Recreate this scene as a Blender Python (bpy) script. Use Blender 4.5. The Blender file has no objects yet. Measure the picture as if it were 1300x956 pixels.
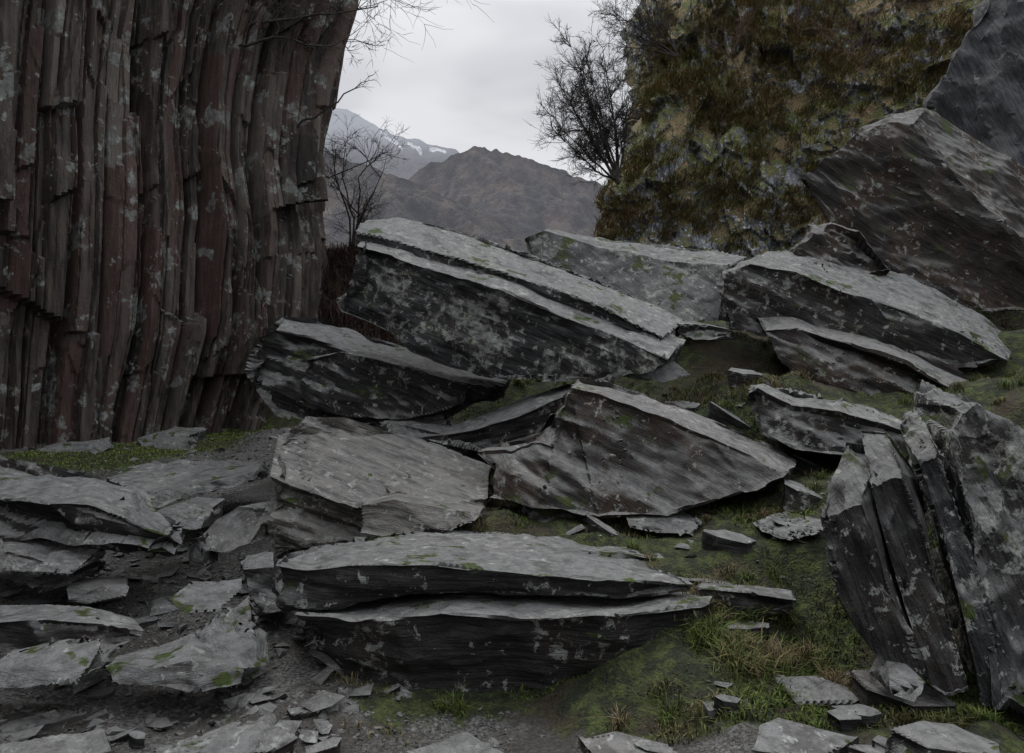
import bpy, bmesh, math, random
import numpy as np
from mathutils import Vector
random.seed(7); rng=np.random.default_rng(7)
sc=bpy.context.scene
EYE=1.6
def S(u,v,y):
    # pixel column, pixel row and depth in m -> world metres
    return ((u-650)*y/1000.0, y, EYE+(478-v)*y/1000.0)
# ---------------------------------------------------------------- noise
def h3(ix,iy,iz,seed=0):
    n=((ix*73856093)^(iy*19349663)^(iz*83492791)^(seed*265443576+977))&0xffffffff
    n=((n^(n>>13))*1274126177)&0xffffffff
    n=((n^(n>>15))*1103515245)&0xffffffff
    n^=n>>16
    return n/4294967295.0
def vnoise(p,seed=0):
    f=np.floor(p); i=f.astype(np.int64); t=p-f; t=t*t*(3-2*t)
    r=0
    for a in (0,1):
        wa=t[:,0] if a else 1-t[:,0]
        for b in (0,1):
            wb=t[:,1] if b else 1-t[:,1]
            for c in (0,1):
                wc=t[:,2] if c else 1-t[:,2]
                r=r+wa*wb*wc*h3(i[:,0]+a,i[:,1]+b,i[:,2]+c,seed)
    return r*2-1
def fbm(p,o=4,seed=0,g=.5):
    r=0;a=1;s=0
    for k in range(o):
        r=r+a*vnoise(p*(2.03**k)+k*13.7,seed+k); s+=a; a*=g
    return r/s
def facets(p,seed=0,cont=False):
    # broken rock facets, about -1..1 ; cont=True gives continuous scalloped fracture planes with crisp ridges
    i=np.floor(p).astype(np.int64); best=np.full(len(p),1e9); out=np.zeros(len(p))
    for a in (-1,0,1):
        for b in (-1,0,1):
            for c in (-1,0,1):
                I=i[:,0]+a;J=i[:,1]+b;K=i[:,2]+c
                d=np.stack([p[:,0]-I-h3(I,J,K,seed),p[:,1]-J-h3(I,J,K,seed+1),p[:,2]-K-h3(I,J,K,seed+2)],1)
                dd=(d**2).sum(1)
                h=(h3(I,J,K,seed+3)-.5)*.8+(d[:,0]*(h3(I,J,K,seed+4)-.5)+d[:,1]*(h3(I,J,K,seed+5)-.5)+d[:,2]*(h3(I,J,K,seed+6)-.5))*2.0
                if cont:
                    out=np.minimum(out if (a,b,c)!=(-1,-1,-1) else 1e9, 1.1*dd+h*.8)
                else:
                    m=dd<best; best=np.where(m,dd,best); out=np.where(m,h,out)
    return out-.2 if cont else out
def sstep(a,b,x):
    t=np.clip((x-a)/(b-a),0,1); return t*t*(3-2*t)
# ---------------------------------------------------------------- terrain height
CP=np.array([(-3,2,-.5),(0,2,-.5),(3,2,-.45),(-2.5,5,-.42),(0,4.5,-.5),(0,5.5,-.45),(2,5,-.3),(3.2,4,-.4),
(-3.6,8,-.2),(-2.5,7,-.28),(-1.5,6.5,-.25),(-4.4,11,.0),(-5.6,14,.2),(-6.3,17,.3),(-5,18,.35),(-8,13,.3),(-9,8,.1),
(0,7.5,.33),(1.3,6.5,.2),(1.35,5.3,-.1),(2.95,9.5,1.6),(2,8.8,1.15),(2.85,7.5,.62),(2,7,.38),(6.9,11,2.2),(6,9.5,1.55),
(4,7,.8),(3.5,5.5,.1),(6,6,.6),(0,9.5,.8),(-1,9,.45),(-2.5,9.5,.1),(0,12,1.5),(-2,12,.9),(3,12,2.2),(8,15,3.4),(5,15,2.6),
(1,17,2.8),(-4,15,.6),(-4.5,20,2.0),(-4.8,22,3.2),(-5.2,25,5.3),(0,24,4.4),(2,22,4.2),(6,20,3.8),(12,15,5),(-3,32,5),(5,35,5),
(-15,20,4),(-15,0,.5),(15,0,.8),(0,-10,-.4),(-4,4,-.42),(0,90,0),(70,60,0),(-70,60,0),(0,-80,0),(90,-20,0),(-90,-20,0)],float)
def TH(x,y,detail=True):
    x=np.asarray(x,float);y=np.asarray(y,float)
    num=0;den=0
    for cx,cy,cz in CP:
        w=1.0/((x-cx)**2+(y-cy)**2+.25)**2
        num=num+w*cz; den=den+w
    z=num/den
    if detail:
        p=np.stack([x,y,np.zeros_like(x)],1)
        z=z+.10*fbm(p*.9,3,5)+.035*fbm(p*4,3,6)+.012*vnoise(p*14,9)
        z=z+.16*np.clip(fbm(p*2.4,3,8)-.05,0,1)*sstep(-1.2,0,x)
    return z
def grassmask(x,y):
    p=np.stack([x,y,np.zeros_like(x)],1)
    n=fbm(p*1.1,3,31)
    right=sstep(-1.3,-.3,x-.0+ .5*n)*sstep(4.3,5.2,y+.6*n+ .25*x)
    leftp=np.exp(-(((x+6.4-(y-15)*.25)/1.25)**4))*sstep(11.0,12.5,y)*sstep(22,19.5,y)
    tuft=sstep(.25,.5,n)*sstep(-1,-4,x-y*.05)*.5
    far=sstep(20,22,y)
    return np.clip(np.maximum(np.maximum(right,leftp),np.maximum(tuft,far)),0,1)
# ---------------------------------------------------------------- materials
def newmat(name):
    m=bpy.data.materials.new(name); m.use_nodes=True
    nt=m.node_tree; nt.nodes.clear()
    out=nt.nodes.new('ShaderNodeOutputMaterial'); b=nt.nodes.new('ShaderNodeBsdfPrincipled')
    nt.links.new(b.outputs[0],out.inputs[0])
    return m,nt,b
class N:
    def __init__(s,nt): s.nt=nt
    def link(s,a,b): s.nt.links.new(a,b)
    def val(s,inp,x):
        if hasattr(x,'is_output'): s.link(x,inp)
        elif isinstance(x,(tuple,list)) and len(x)==3 and inp.type=='RGBA': inp.default_value=(*x,1)
        else: inp.default_value=x
    def noise(s,vec,scale,detail=3,rough=.55,dist=0):
        n=s.nt.nodes.new('ShaderNodeTexNoise'); s.link(vec,n.inputs['Vector'])
        n.inputs['Scale'].default_value=scale;n.inputs['Detail'].default_value=detail
        n.inputs['Roughness'].default_value=rough;n.inputs['Distortion'].default_value=dist
        return n.outputs['Fac']
    def ramp(s,x,a,b,lo=0,hi=1):
        n=s.nt.nodes.new('ShaderNodeMapRange'); n.interpolation_type='SMOOTHSTEP'
        s.val(n.inputs[0],x)
        if a<b: n.inputs[1].default_value=a;n.inputs[2].default_value=b;n.inputs[3].default_value=lo;n.inputs[4].default_value=hi
        else: n.inputs[1].default_value=b;n.inputs[2].default_value=a;n.inputs[3].default_value=hi;n.inputs[4].default_value=lo
        return n.outputs[0]
    def math(s,op,a,b=0.0):
        n=s.nt.nodes.new('ShaderNodeMath'); n.operation=op; s.val(n.inputs[0],a); s.val(n.inputs[1],b); return n.outputs[0]
    def mix(s,f,a,b):
        n=s.nt.nodes.new('ShaderNodeMix'); n.data_type='RGBA'; s.val(n.inputs[0],f); s.val(n.inputs[6],a); s.val(n.inputs[7],b); return n.outputs[2]
    def attr(s,name,o='Vector'):
        n=s.nt.nodes.new('ShaderNodeAttribute'); n.attribute_name=name; return n.outputs[o]
    def geo(s,o):
        return s.nt.nodes.new('ShaderNodeNewGeometry').outputs[o]
    def z(s,vec):
        n=s.nt.nodes.new('ShaderNodeSeparateXYZ'); s.link(vec,n.inputs[0]); return n.outputs[2]
    def bump(s,h,strength,dist):
        n=s.nt.nodes.new('ShaderNodeBump'); n.inputs['Strength'].default_value=strength; n.inputs['Distance'].default_value=dist
        s.link(h,n.inputs['Height']); return n.outputs[0]
def slate(name,dark,light,warm,lich=.58,lichcol=(.38,.39,.37),moss=.5,warmth=.5,scale=1.0,bump=.9,rough=.7,topw=.58,mosscol=(.055,.078,.016),tint=False,bd=.034,lw=.45,ls=10):
    m,nt,b=newmat(name); n=N(nt)
    pos=n.geo('Position'); nz=n.z(n.geo('Normal')); lam=n.attr('lamco')
    n1=n.noise(pos,1.6*scale,4,.6); n2=n.noise(lam,1.0,5,.66); n3=n.noise(pos,11*scale,4,.7)
    c=n.mix(n.ramp(n2,.36,.66),dark,light)
    c=n.mix(n.math('MULTIPLY',n.ramp(n1,.45,.62),warmth),c,warm)
    if tint:
        t=n.attr('tint','Fac'); t2=n.attr('tint2','Fac')
        c=n.mix(n.ramp(t,.5,1,0,.85),c,(.175,.155,.135)); c=n.mix(n.ramp(t,.45,0,0,.85),c,(.014,.012,.012)); c=n.mix(n.ramp(t2,.55,.92,0,.6),c,(.095,.053,.045))
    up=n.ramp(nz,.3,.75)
    c=n.mix(n.math('MULTIPLY',up,n.ramp(n3,.3,.65,topw*.4,topw)),c,(.32,.322,.318))  # up-facing faces lightened: sky light on the tops painted into the colour
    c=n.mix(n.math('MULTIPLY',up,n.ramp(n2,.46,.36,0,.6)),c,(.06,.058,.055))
    l2=n.noise(pos,ls*scale,5,.72,.4)
    lm=n.math('ADD',n.math('MULTIPLY',n1,lw),n.math('MULTIPLY',l2,1.15-lw))
    lmask=n.math('MULTIPLY',n.ramp(lm,lich+.02,lich+.045),n.ramp(n3,.35,.6,.4,.95))
    c=n.mix(lmask,c,n.mix(n.ramp(l2,.5,.7),tuple(x*.5 for x in lichcol),lichcol))
    mm=n.noise(pos,2.3*scale,4,.7)
    mmask=n.math('MULTIPLY',n.ramp(mm,.68-moss*.2,.73-moss*.2),n.ramp(nz,-.05,.5))
    c=n.mix(mmask,c,n.mix(n.ramp(n3,.35,.65),tuple(x*.4 for x in mosscol),mosscol))
    n.link(c,b.inputs['Base Color'])
    n.val(b.inputs['Roughness'],n.ramp(n3,.3,.7,rough-.14,rough+.15))
    b.inputs['Specular IOR Level'].default_value=.3
    h=n.math('ADD',n.math('MULTIPLY',n.noise(lam,1.6,4,.75),1.5),n.math('MULTIPLY',n.noise(pos,20*scale,3,.75),.7))
    n.link(n.bump(h,bump,bd/scale),b.inputs['Normal'])
    return m
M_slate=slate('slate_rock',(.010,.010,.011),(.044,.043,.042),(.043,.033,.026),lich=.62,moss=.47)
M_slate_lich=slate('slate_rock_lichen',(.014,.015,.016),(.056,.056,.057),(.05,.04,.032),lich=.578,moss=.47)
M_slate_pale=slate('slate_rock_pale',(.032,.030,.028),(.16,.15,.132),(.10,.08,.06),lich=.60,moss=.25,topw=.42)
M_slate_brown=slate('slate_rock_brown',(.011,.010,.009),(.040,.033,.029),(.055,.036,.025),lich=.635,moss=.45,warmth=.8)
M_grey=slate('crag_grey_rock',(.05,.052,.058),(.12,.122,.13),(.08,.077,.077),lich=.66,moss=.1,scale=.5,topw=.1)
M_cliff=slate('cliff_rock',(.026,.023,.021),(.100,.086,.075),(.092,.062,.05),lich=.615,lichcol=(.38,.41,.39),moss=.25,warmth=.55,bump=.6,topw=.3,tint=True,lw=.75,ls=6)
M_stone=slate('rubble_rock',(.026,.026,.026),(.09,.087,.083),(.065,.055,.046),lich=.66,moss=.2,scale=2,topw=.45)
def crag_mat():
    m,nt,b=newmat('mossy_crag_rock'); n=N(nt)
    pos=n.geo('Position'); nz=n.z(n.geo('Normal')); lam=n.attr('lamco')
    n1=n.noise(pos,.8,4,.65); n2=n.noise(lam,1,4,.65); n3=n.noise(pos,5,4,.7); n4=n.noise(pos,22,3,.7)
    c=n.mix(n.ramp(n2,.35,.65),(.065,.068,.08),(.25,.265,.29))
    l=n.math('ADD',n.math('MULTIPLY',n1,.3),n.math('MULTIPLY',n.noise(pos,7,4,.75,.5),.75))
    c=n.mix(n.ramp(l,.555,.58),c,(.6,.63,.63))
    veg=n.mix(n.ramp(n1,.46,.57),(.105,.135,.030),(.27,.19,.11))
    veg=n.mix(n.ramp(n3,.4,.65),veg,(.16,.145,.06))
    veg=n.mix(n.ramp(n4,.32,.56),(.035,.033,.018),veg)
    vm=n.math('ADD',n.math('MULTIPLY',nz,1.0),n.math('MULTIPLY',n.math('SUBTRACT',n3,.5),2.0)); vm=n.math('ADD',vm,n.math('MULTIPLY',n.math('SUBTRACT',n1,.5),2.4))
    vm=n.math('ADD',vm,n.ramp(n.z(pos),5.5,9.5,-.2,.10))
    vm=n.ramp(vm,.16,.27)
    c=n.mix(vm,c,veg); n.link(c,b.inputs['Base Color']); b.inputs['Roughness'].default_value=.9
    h=n.math('ADD',n.noise(lam,1.5,2),n.math('MULTIPLY',n.noise(pos,9,3,.7),1.0))
    n.link(n.bump(h,.8,.12),b.inputs['Normal']); return m
M_crag=crag_mat()
def ground_mat():
    m,nt,b=newmat('ground_soil_grass'); n=N(nt)
    pos=n.geo('Position'); g=n.attr('grass','Fac')
    n1=n.noise(pos,1.5,4,.6); n3=n.noise(pos,8,4,.7); n4=n.noise(pos,40,3,.7)
    gravel=n.mix(n.ramp(n4,.35,.7),(.04,.039,.037),(.19,.185,.175))
    gravel=n.mix(n.ramp(n1,.42,.6,0,.7),gravel,(.034,.029,.023))
    grass=n.mix(n.ramp(n3,.42,.62),(.016,.020,.007),(.062,.080,.019))
    grass=n.mix(n.ramp(n1,.50,.62,0,.8),grass,(.052,.037,.023))
    grass=n.mix(n.ramp(n4,.3,.6,.7,0),grass,(.008,.009,.005))
    f=n.ramp(n.math('ADD',g,n.math('MULTIPLY',n.math('SUBTRACT',n3,.5),.8)),.35,.6)
    n.link(n.mix(f,gravel,grass),b.inputs['Base Color']); b.inputs['Roughness'].default_value=.95
    h=n.math('ADD',n.noise(pos,9,3,.75),n.math('MULTIPLY',n.noise(pos,45,2),.6))
    n.link(n.bump(h,.9,.06),b.inputs['Normal']); return m
M_ground=ground_mat()
def attr_mat(name,rough=.8):
    m,nt,b=newmat(name); n=N(nt); n.link(n.attr('col','Color'),b.inputs['Base Color']); b.inputs['Roughness'].default_value=rough
    b.inputs['Specular IOR Level'].default_value=.2; return m
M_blade=attr_mat('grass_blades')
def plain(name,c,c2,scale=8):
    m,nt,b=newmat(name); n=N(nt); pos=n.geo('Position'); x=n.noise(pos,scale,2,.7)
    n.link(n.mix(n.ramp(x,.35,.65),c,c2),b.inputs['Base Color']); b.inputs['Roughness'].default_value=.9
    return m
M_bark=plain('bark',(.028,.024,.022),(.06,.052,.047))
M_twig=plain('heather_twig',(.05,.035,.03),(.12,.065,.055))
def mountain_mat(name,c1,c2,haze,hz0,hz1,f0,f1,snow=False):
    m,nt,b=newmat(name); n=N(nt); out=[x for x in nt.nodes if x.type=='OUTPUT_MATERIAL'][0]
    pos=n.geo('Position'); lam=n.attr('lamco')
    a=n.noise(lam,1.0,6,.65); d=n.noise(pos,.012,6,.7)
    c=n.mix(n.ramp(a,.40,.60),c1,c2); c=n.mix(n.ramp(d,.45,.6,0,.75),c,tuple(x*.45 for x in c1))
    if snow: c=n.mix(n.attr('snow','Fac'),c,(.85,.87,.9))
    n.link(c,b.inputs['Base Color']); b.inputs['Roughness'].default_value=1
    n.link(n.bump(n.math('ADD',a,d),1,30),b.inputs['Normal'])
    e=nt.nodes.new('ShaderNodeEmission'); e.inputs[0].default_value=(*haze,1); e.inputs[1].default_value=1  # airlight haze painted in as emission, mixed in more with height
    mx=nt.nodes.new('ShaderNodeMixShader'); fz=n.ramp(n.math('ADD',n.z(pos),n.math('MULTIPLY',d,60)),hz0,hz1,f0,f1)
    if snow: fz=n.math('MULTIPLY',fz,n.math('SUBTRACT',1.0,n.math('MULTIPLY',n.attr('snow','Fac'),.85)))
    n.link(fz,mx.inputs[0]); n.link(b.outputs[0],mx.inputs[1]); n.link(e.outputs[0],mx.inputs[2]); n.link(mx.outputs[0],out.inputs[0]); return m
# ---------------------------------------------------------------- mesh helpers
def mkobj(name,verts,faces,mat,lam=None,attrs=None,smooth=True,sharp=32,colors=None):
    me=bpy.data.meshes.new(name); verts=np.asarray(verts,float)
    cen=verts.mean(0) if len(verts) else np.zeros(3)
    me.from_pydata((verts-cen).tolist(),[],faces.tolist() if hasattr(faces,'tolist') else faces); me.update()
    if lam is not None:
        a=me.attributes.new('lamco','FLOAT_VECTOR','POINT'); a.data.foreach_set('vector',np.asarray(lam,np.float32).ravel())
    if attrs:
        for k,v in attrs.items():
            a=me.attributes.new(k,'FLOAT','POINT'); a.data.foreach_set('value',np.asarray(v,np.float32))
    if colors is not None:
        a=me.attributes.new('col','FLOAT_COLOR','POINT'); c=np.ones((len(verts),4),np.float32); c[:,:3]=colors; a.data.foreach_set('color',c.ravel())
    if smooth:
        me.shade_smooth()
        if sharp: me.set_sharp_from_angle(angle=math.radians(sharp))
    me.materials.append(mat); o=bpy.data.objects.new(name,me); o.location=cen; sc.collection.objects.link(o); return o
def lamco(P,L,lo=2.6,hi=26):
    L=np.array(L,float); L/=np.linalg.norm(L); t=P@L
    return P*lo+np.outer(t,L)*hi
RC=[0]
def rock_w(F,B,L=(.3,-.25,.9),seg=.05,amp=1.0,mat=None,name='slate_boulder',lay=1.0):
    RC[0]+=1; seed=RC[0]*17; n=len(F)
    bm=bmesh.new(); vf=[bm.verts.new(p) for p in F]; vb=[bm.verts.new(p) for p in B]
    bm.faces.new(vf); bm.faces.new(vb[::-1])
    for i in range(n):
        j=(i+1)%n; bm.faces.new((vf[j],vf[i],vb[i],vb[j]))
    bmesh.ops.triangulate(bm,faces=bm.faces[:]); bmesh.ops.recalc_face_normals(bm,faces=bm.faces[:])
    for it in range(9):
        e=[x for x in bm.edges if x.calc_length()>seg]
        if not e: break
        bmesh.ops.subdivide_edges(bm,edges=e,cuts=1); bmesh.ops.triangulate(bm,faces=[f for f in bm.faces if len(f.verts)>3])
    bmesh.ops.remove_doubles(bm,verts=bm.verts[:],dist=seg*.33)
    bm.verts.ensure_lookup_table(); bm.verts.index_update(); bm.normal_update()
    P=np.array([v.co[:] for v in bm.verts]); Nn=np.array([v.normal[:] for v in bm.verts])
    L=np.array(L,float);L/=np.linalg.norm(L)
    sz=np.linalg.norm(P.max(0)-P.min(0)); k=amp*min(1.0,sz/2.2)
    al=np.abs(Nn@L); edge=1-sstep(.5,.92,al)
    fs=1.3/max(.5,min(1.3,sz/2.5))
    d=.045*k*fbm(P*1.1,2,seed+1)+.010*k*fbm(P*6,3,seed+2)
    Pl=P+np.outer(P@L,L)*.8
    d+=(.16*edge+.015)*k*facets(Pl*fs+seed*.37,seed,True)+(.07*edge+.006)*k*facets(Pl*fs*2.3+seed*.11,seed+40,True)
    d+=(.028*edge+.003)*k*facets((P+np.outer(P@L,L)*2)*fs*4.5+seed*.2,seed+60,True)
    t=P@L+.015*fbm(P*.9,2,seed)
    for hgt,a in ((.24,.065),(.12,.042)):
        tt=t/hgt+h3(np.array([seed]),np.array([1]),np.array([2]))[0]; k0=np.floor(tt).astype(np.int64); fr=tt-k0
        def lay_v(kk): return h3(kk,kk*0+3,kk*0,seed)*(.5+.5*vnoise(P*.9+np.outer(kk*7.3,np.ones(3)),seed+5))
        w_=sstep(.72,1.0,fr); v_=lay_v(k0)*(1-w_)+lay_v(k0+1)*w_
        d-=edge*a*k*lay*v_*1.5
    q=fbm(P*1.1,3,seed+8)*3.5; d+=(1-edge)*k*.02*(np.floor(q)+sstep(.6,1,q-np.floor(q)))
    P=P+Nn*d[:,None]
    fc=[[v.index for v in f.verts] for f in bm.faces]
    bm.free()
    return mkobj(name,P,fc,mat or M_slate,lam=lamco(P,L),sharp=32)
def rock(front,back=None,off=(0,1,0),jit=.04,**kw):
    F=np.array([S(*p) for p in front]); n=len(F)
    if back is not None: B=np.array([S(*p) for p in back])
    else:
        r=np.random.default_rng(RC[0]*17+17); B=F+np.array(off)+r.normal(0,jit,(n,3))
    return rock_w(F,B,**kw)
# ---------------------------------------------------------------- ground sheet
def axis(lo,hi,step,far):
    d=list(np.arange(lo,hi,step)); s=step; a=[lo]
    while a[-1]>-far: s*=1.22; a.append(a[-1]-s)
    b=[d[-1]]; s=step
    while b[-1]<far: s*=1.22; b.append(b[-1]+s)
    return np.array(a[:0:-1]+d+b[1:])
xs=axis(-7.5,8,.06,3500); ys=axis(3,17,.06,3500)
X,Y=np.meshgrid(xs,ys); x=X.ravel();y=Y.ravel(); z=TH(x,y)
nx=len(xs);ny=len(ys)
def gridfaces(ny,nx):
    i=np.arange(ny-1)[:,None]*nx+np.arange(nx-1)[None,:]; i=i.ravel()
    return np.stack([i,i+1,i+nx+1,i+nx],1)
P=np.stack([x,y,z],1); gm=grassmask(x,y)
mkobj('ground',P,gridfaces(ny,nx),M_ground,attrs={'grass':gm},sharp=0)
# ---------------------------------------------------------------- boulders
# foreground double slab
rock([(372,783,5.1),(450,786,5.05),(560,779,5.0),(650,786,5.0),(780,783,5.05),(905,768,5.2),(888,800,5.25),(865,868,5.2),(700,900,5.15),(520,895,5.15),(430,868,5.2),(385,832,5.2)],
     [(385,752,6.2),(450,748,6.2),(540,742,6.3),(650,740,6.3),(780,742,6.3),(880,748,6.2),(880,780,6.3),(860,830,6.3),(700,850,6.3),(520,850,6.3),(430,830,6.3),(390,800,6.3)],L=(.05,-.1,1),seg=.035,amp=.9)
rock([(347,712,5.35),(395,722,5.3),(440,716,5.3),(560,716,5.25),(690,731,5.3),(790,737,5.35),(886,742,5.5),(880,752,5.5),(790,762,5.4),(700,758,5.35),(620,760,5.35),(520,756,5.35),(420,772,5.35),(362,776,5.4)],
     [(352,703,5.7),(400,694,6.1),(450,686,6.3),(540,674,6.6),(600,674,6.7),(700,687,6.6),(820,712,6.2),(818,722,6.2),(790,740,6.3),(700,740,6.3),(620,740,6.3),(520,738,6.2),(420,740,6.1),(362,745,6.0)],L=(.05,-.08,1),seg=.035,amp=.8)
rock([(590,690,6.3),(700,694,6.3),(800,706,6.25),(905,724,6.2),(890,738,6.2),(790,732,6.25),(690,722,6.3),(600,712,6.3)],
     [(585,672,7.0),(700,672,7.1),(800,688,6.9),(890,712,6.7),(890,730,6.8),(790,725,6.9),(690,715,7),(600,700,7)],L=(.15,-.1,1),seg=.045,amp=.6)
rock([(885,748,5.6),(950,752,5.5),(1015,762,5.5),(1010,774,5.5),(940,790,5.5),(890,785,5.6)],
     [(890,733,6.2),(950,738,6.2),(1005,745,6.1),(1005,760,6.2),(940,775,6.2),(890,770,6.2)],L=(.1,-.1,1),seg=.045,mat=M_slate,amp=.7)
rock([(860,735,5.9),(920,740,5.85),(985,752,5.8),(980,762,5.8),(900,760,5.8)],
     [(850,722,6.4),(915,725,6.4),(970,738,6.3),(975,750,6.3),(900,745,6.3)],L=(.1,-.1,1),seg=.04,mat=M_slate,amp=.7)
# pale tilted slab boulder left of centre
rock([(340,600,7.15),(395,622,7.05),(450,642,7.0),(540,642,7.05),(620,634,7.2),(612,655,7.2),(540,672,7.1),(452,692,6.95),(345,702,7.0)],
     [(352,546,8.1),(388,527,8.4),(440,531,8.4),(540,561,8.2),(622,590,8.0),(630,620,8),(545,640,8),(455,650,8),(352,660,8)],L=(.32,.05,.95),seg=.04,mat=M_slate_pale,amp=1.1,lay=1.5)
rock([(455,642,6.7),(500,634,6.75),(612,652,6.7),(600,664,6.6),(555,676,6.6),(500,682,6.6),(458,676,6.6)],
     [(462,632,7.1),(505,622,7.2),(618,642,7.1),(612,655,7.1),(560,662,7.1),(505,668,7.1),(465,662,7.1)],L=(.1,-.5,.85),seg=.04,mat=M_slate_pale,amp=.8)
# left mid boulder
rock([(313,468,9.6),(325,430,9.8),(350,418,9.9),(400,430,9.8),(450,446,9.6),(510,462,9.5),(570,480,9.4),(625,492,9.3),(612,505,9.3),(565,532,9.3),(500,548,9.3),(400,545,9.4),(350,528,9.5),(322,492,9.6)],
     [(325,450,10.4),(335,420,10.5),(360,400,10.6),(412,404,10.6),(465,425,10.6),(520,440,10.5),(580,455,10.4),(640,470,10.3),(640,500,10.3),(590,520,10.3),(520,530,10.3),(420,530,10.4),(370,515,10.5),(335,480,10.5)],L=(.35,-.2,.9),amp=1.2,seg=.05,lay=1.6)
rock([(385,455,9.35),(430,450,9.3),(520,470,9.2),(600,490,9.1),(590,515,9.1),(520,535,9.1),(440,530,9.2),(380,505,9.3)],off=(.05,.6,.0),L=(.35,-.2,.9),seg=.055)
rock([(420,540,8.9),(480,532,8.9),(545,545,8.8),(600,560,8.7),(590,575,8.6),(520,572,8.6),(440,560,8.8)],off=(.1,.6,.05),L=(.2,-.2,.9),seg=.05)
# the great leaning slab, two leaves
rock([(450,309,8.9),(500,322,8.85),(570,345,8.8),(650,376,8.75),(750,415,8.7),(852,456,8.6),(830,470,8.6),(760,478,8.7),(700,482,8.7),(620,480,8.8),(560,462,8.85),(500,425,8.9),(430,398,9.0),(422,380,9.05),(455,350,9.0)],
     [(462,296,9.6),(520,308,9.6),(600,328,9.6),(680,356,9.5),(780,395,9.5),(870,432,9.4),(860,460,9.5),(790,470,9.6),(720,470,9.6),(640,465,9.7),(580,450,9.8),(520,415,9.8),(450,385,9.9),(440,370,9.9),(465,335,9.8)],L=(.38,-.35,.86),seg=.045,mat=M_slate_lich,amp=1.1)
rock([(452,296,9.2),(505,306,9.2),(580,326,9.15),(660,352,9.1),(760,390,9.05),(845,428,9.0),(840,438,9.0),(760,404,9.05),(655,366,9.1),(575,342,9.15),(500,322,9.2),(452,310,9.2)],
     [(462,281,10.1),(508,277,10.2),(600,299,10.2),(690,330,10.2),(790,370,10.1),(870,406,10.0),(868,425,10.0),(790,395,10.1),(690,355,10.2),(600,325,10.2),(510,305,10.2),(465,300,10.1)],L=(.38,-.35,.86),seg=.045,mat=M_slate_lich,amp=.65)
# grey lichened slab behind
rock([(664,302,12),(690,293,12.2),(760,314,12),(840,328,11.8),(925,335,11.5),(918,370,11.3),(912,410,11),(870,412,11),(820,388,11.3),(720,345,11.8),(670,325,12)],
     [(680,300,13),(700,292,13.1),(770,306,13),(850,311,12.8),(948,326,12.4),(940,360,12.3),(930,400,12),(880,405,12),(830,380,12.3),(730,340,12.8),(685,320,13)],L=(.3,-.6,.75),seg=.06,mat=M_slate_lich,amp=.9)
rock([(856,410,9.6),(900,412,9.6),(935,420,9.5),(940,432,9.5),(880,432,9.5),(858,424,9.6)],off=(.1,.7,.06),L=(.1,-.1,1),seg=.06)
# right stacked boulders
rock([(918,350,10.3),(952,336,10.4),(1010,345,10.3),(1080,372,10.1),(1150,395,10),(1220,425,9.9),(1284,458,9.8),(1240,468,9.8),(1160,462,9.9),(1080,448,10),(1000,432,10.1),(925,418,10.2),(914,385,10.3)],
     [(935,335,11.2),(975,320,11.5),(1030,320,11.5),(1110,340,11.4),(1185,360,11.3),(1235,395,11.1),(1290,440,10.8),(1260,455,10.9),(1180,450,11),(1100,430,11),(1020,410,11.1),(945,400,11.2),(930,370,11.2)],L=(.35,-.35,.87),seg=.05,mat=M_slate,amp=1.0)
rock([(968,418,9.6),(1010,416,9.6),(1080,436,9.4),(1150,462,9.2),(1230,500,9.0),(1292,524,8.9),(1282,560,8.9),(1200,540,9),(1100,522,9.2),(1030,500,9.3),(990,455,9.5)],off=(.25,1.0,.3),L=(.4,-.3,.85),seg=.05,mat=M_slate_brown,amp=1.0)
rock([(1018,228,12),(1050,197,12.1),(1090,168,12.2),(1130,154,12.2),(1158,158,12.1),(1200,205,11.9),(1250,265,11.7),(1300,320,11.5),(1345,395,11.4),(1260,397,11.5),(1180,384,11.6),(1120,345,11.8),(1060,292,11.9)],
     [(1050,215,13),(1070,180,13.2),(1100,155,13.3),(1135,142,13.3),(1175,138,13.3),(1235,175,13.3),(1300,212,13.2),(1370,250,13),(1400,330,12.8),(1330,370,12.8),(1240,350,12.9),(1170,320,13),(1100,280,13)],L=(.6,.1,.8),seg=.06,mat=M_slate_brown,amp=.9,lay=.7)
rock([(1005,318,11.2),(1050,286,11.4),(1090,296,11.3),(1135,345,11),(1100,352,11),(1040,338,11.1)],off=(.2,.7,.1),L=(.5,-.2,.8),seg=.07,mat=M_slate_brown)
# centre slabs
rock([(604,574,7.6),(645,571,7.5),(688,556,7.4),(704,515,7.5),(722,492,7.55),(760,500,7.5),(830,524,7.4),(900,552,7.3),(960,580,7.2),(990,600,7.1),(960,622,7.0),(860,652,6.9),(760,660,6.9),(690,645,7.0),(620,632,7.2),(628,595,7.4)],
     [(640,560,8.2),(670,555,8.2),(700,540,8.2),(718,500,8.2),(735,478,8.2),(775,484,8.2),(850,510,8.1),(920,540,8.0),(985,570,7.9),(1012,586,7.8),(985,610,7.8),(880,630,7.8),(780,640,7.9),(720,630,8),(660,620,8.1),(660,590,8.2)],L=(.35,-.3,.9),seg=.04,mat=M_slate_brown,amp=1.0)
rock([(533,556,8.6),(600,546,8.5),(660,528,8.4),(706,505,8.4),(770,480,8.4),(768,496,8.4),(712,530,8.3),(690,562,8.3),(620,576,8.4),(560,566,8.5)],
     [(540,549,9.0),(605,529,9.1),(660,506,9.2),(715,486,9.2),(772,470,9.2),(780,490,9.2),(720,520,9.2),(700,540,9.2),(630,550,9.2),(570,556,9.1)],L=(-.25,-.3,.92),seg=.045,mat=M_slate,amp=.8)
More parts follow.
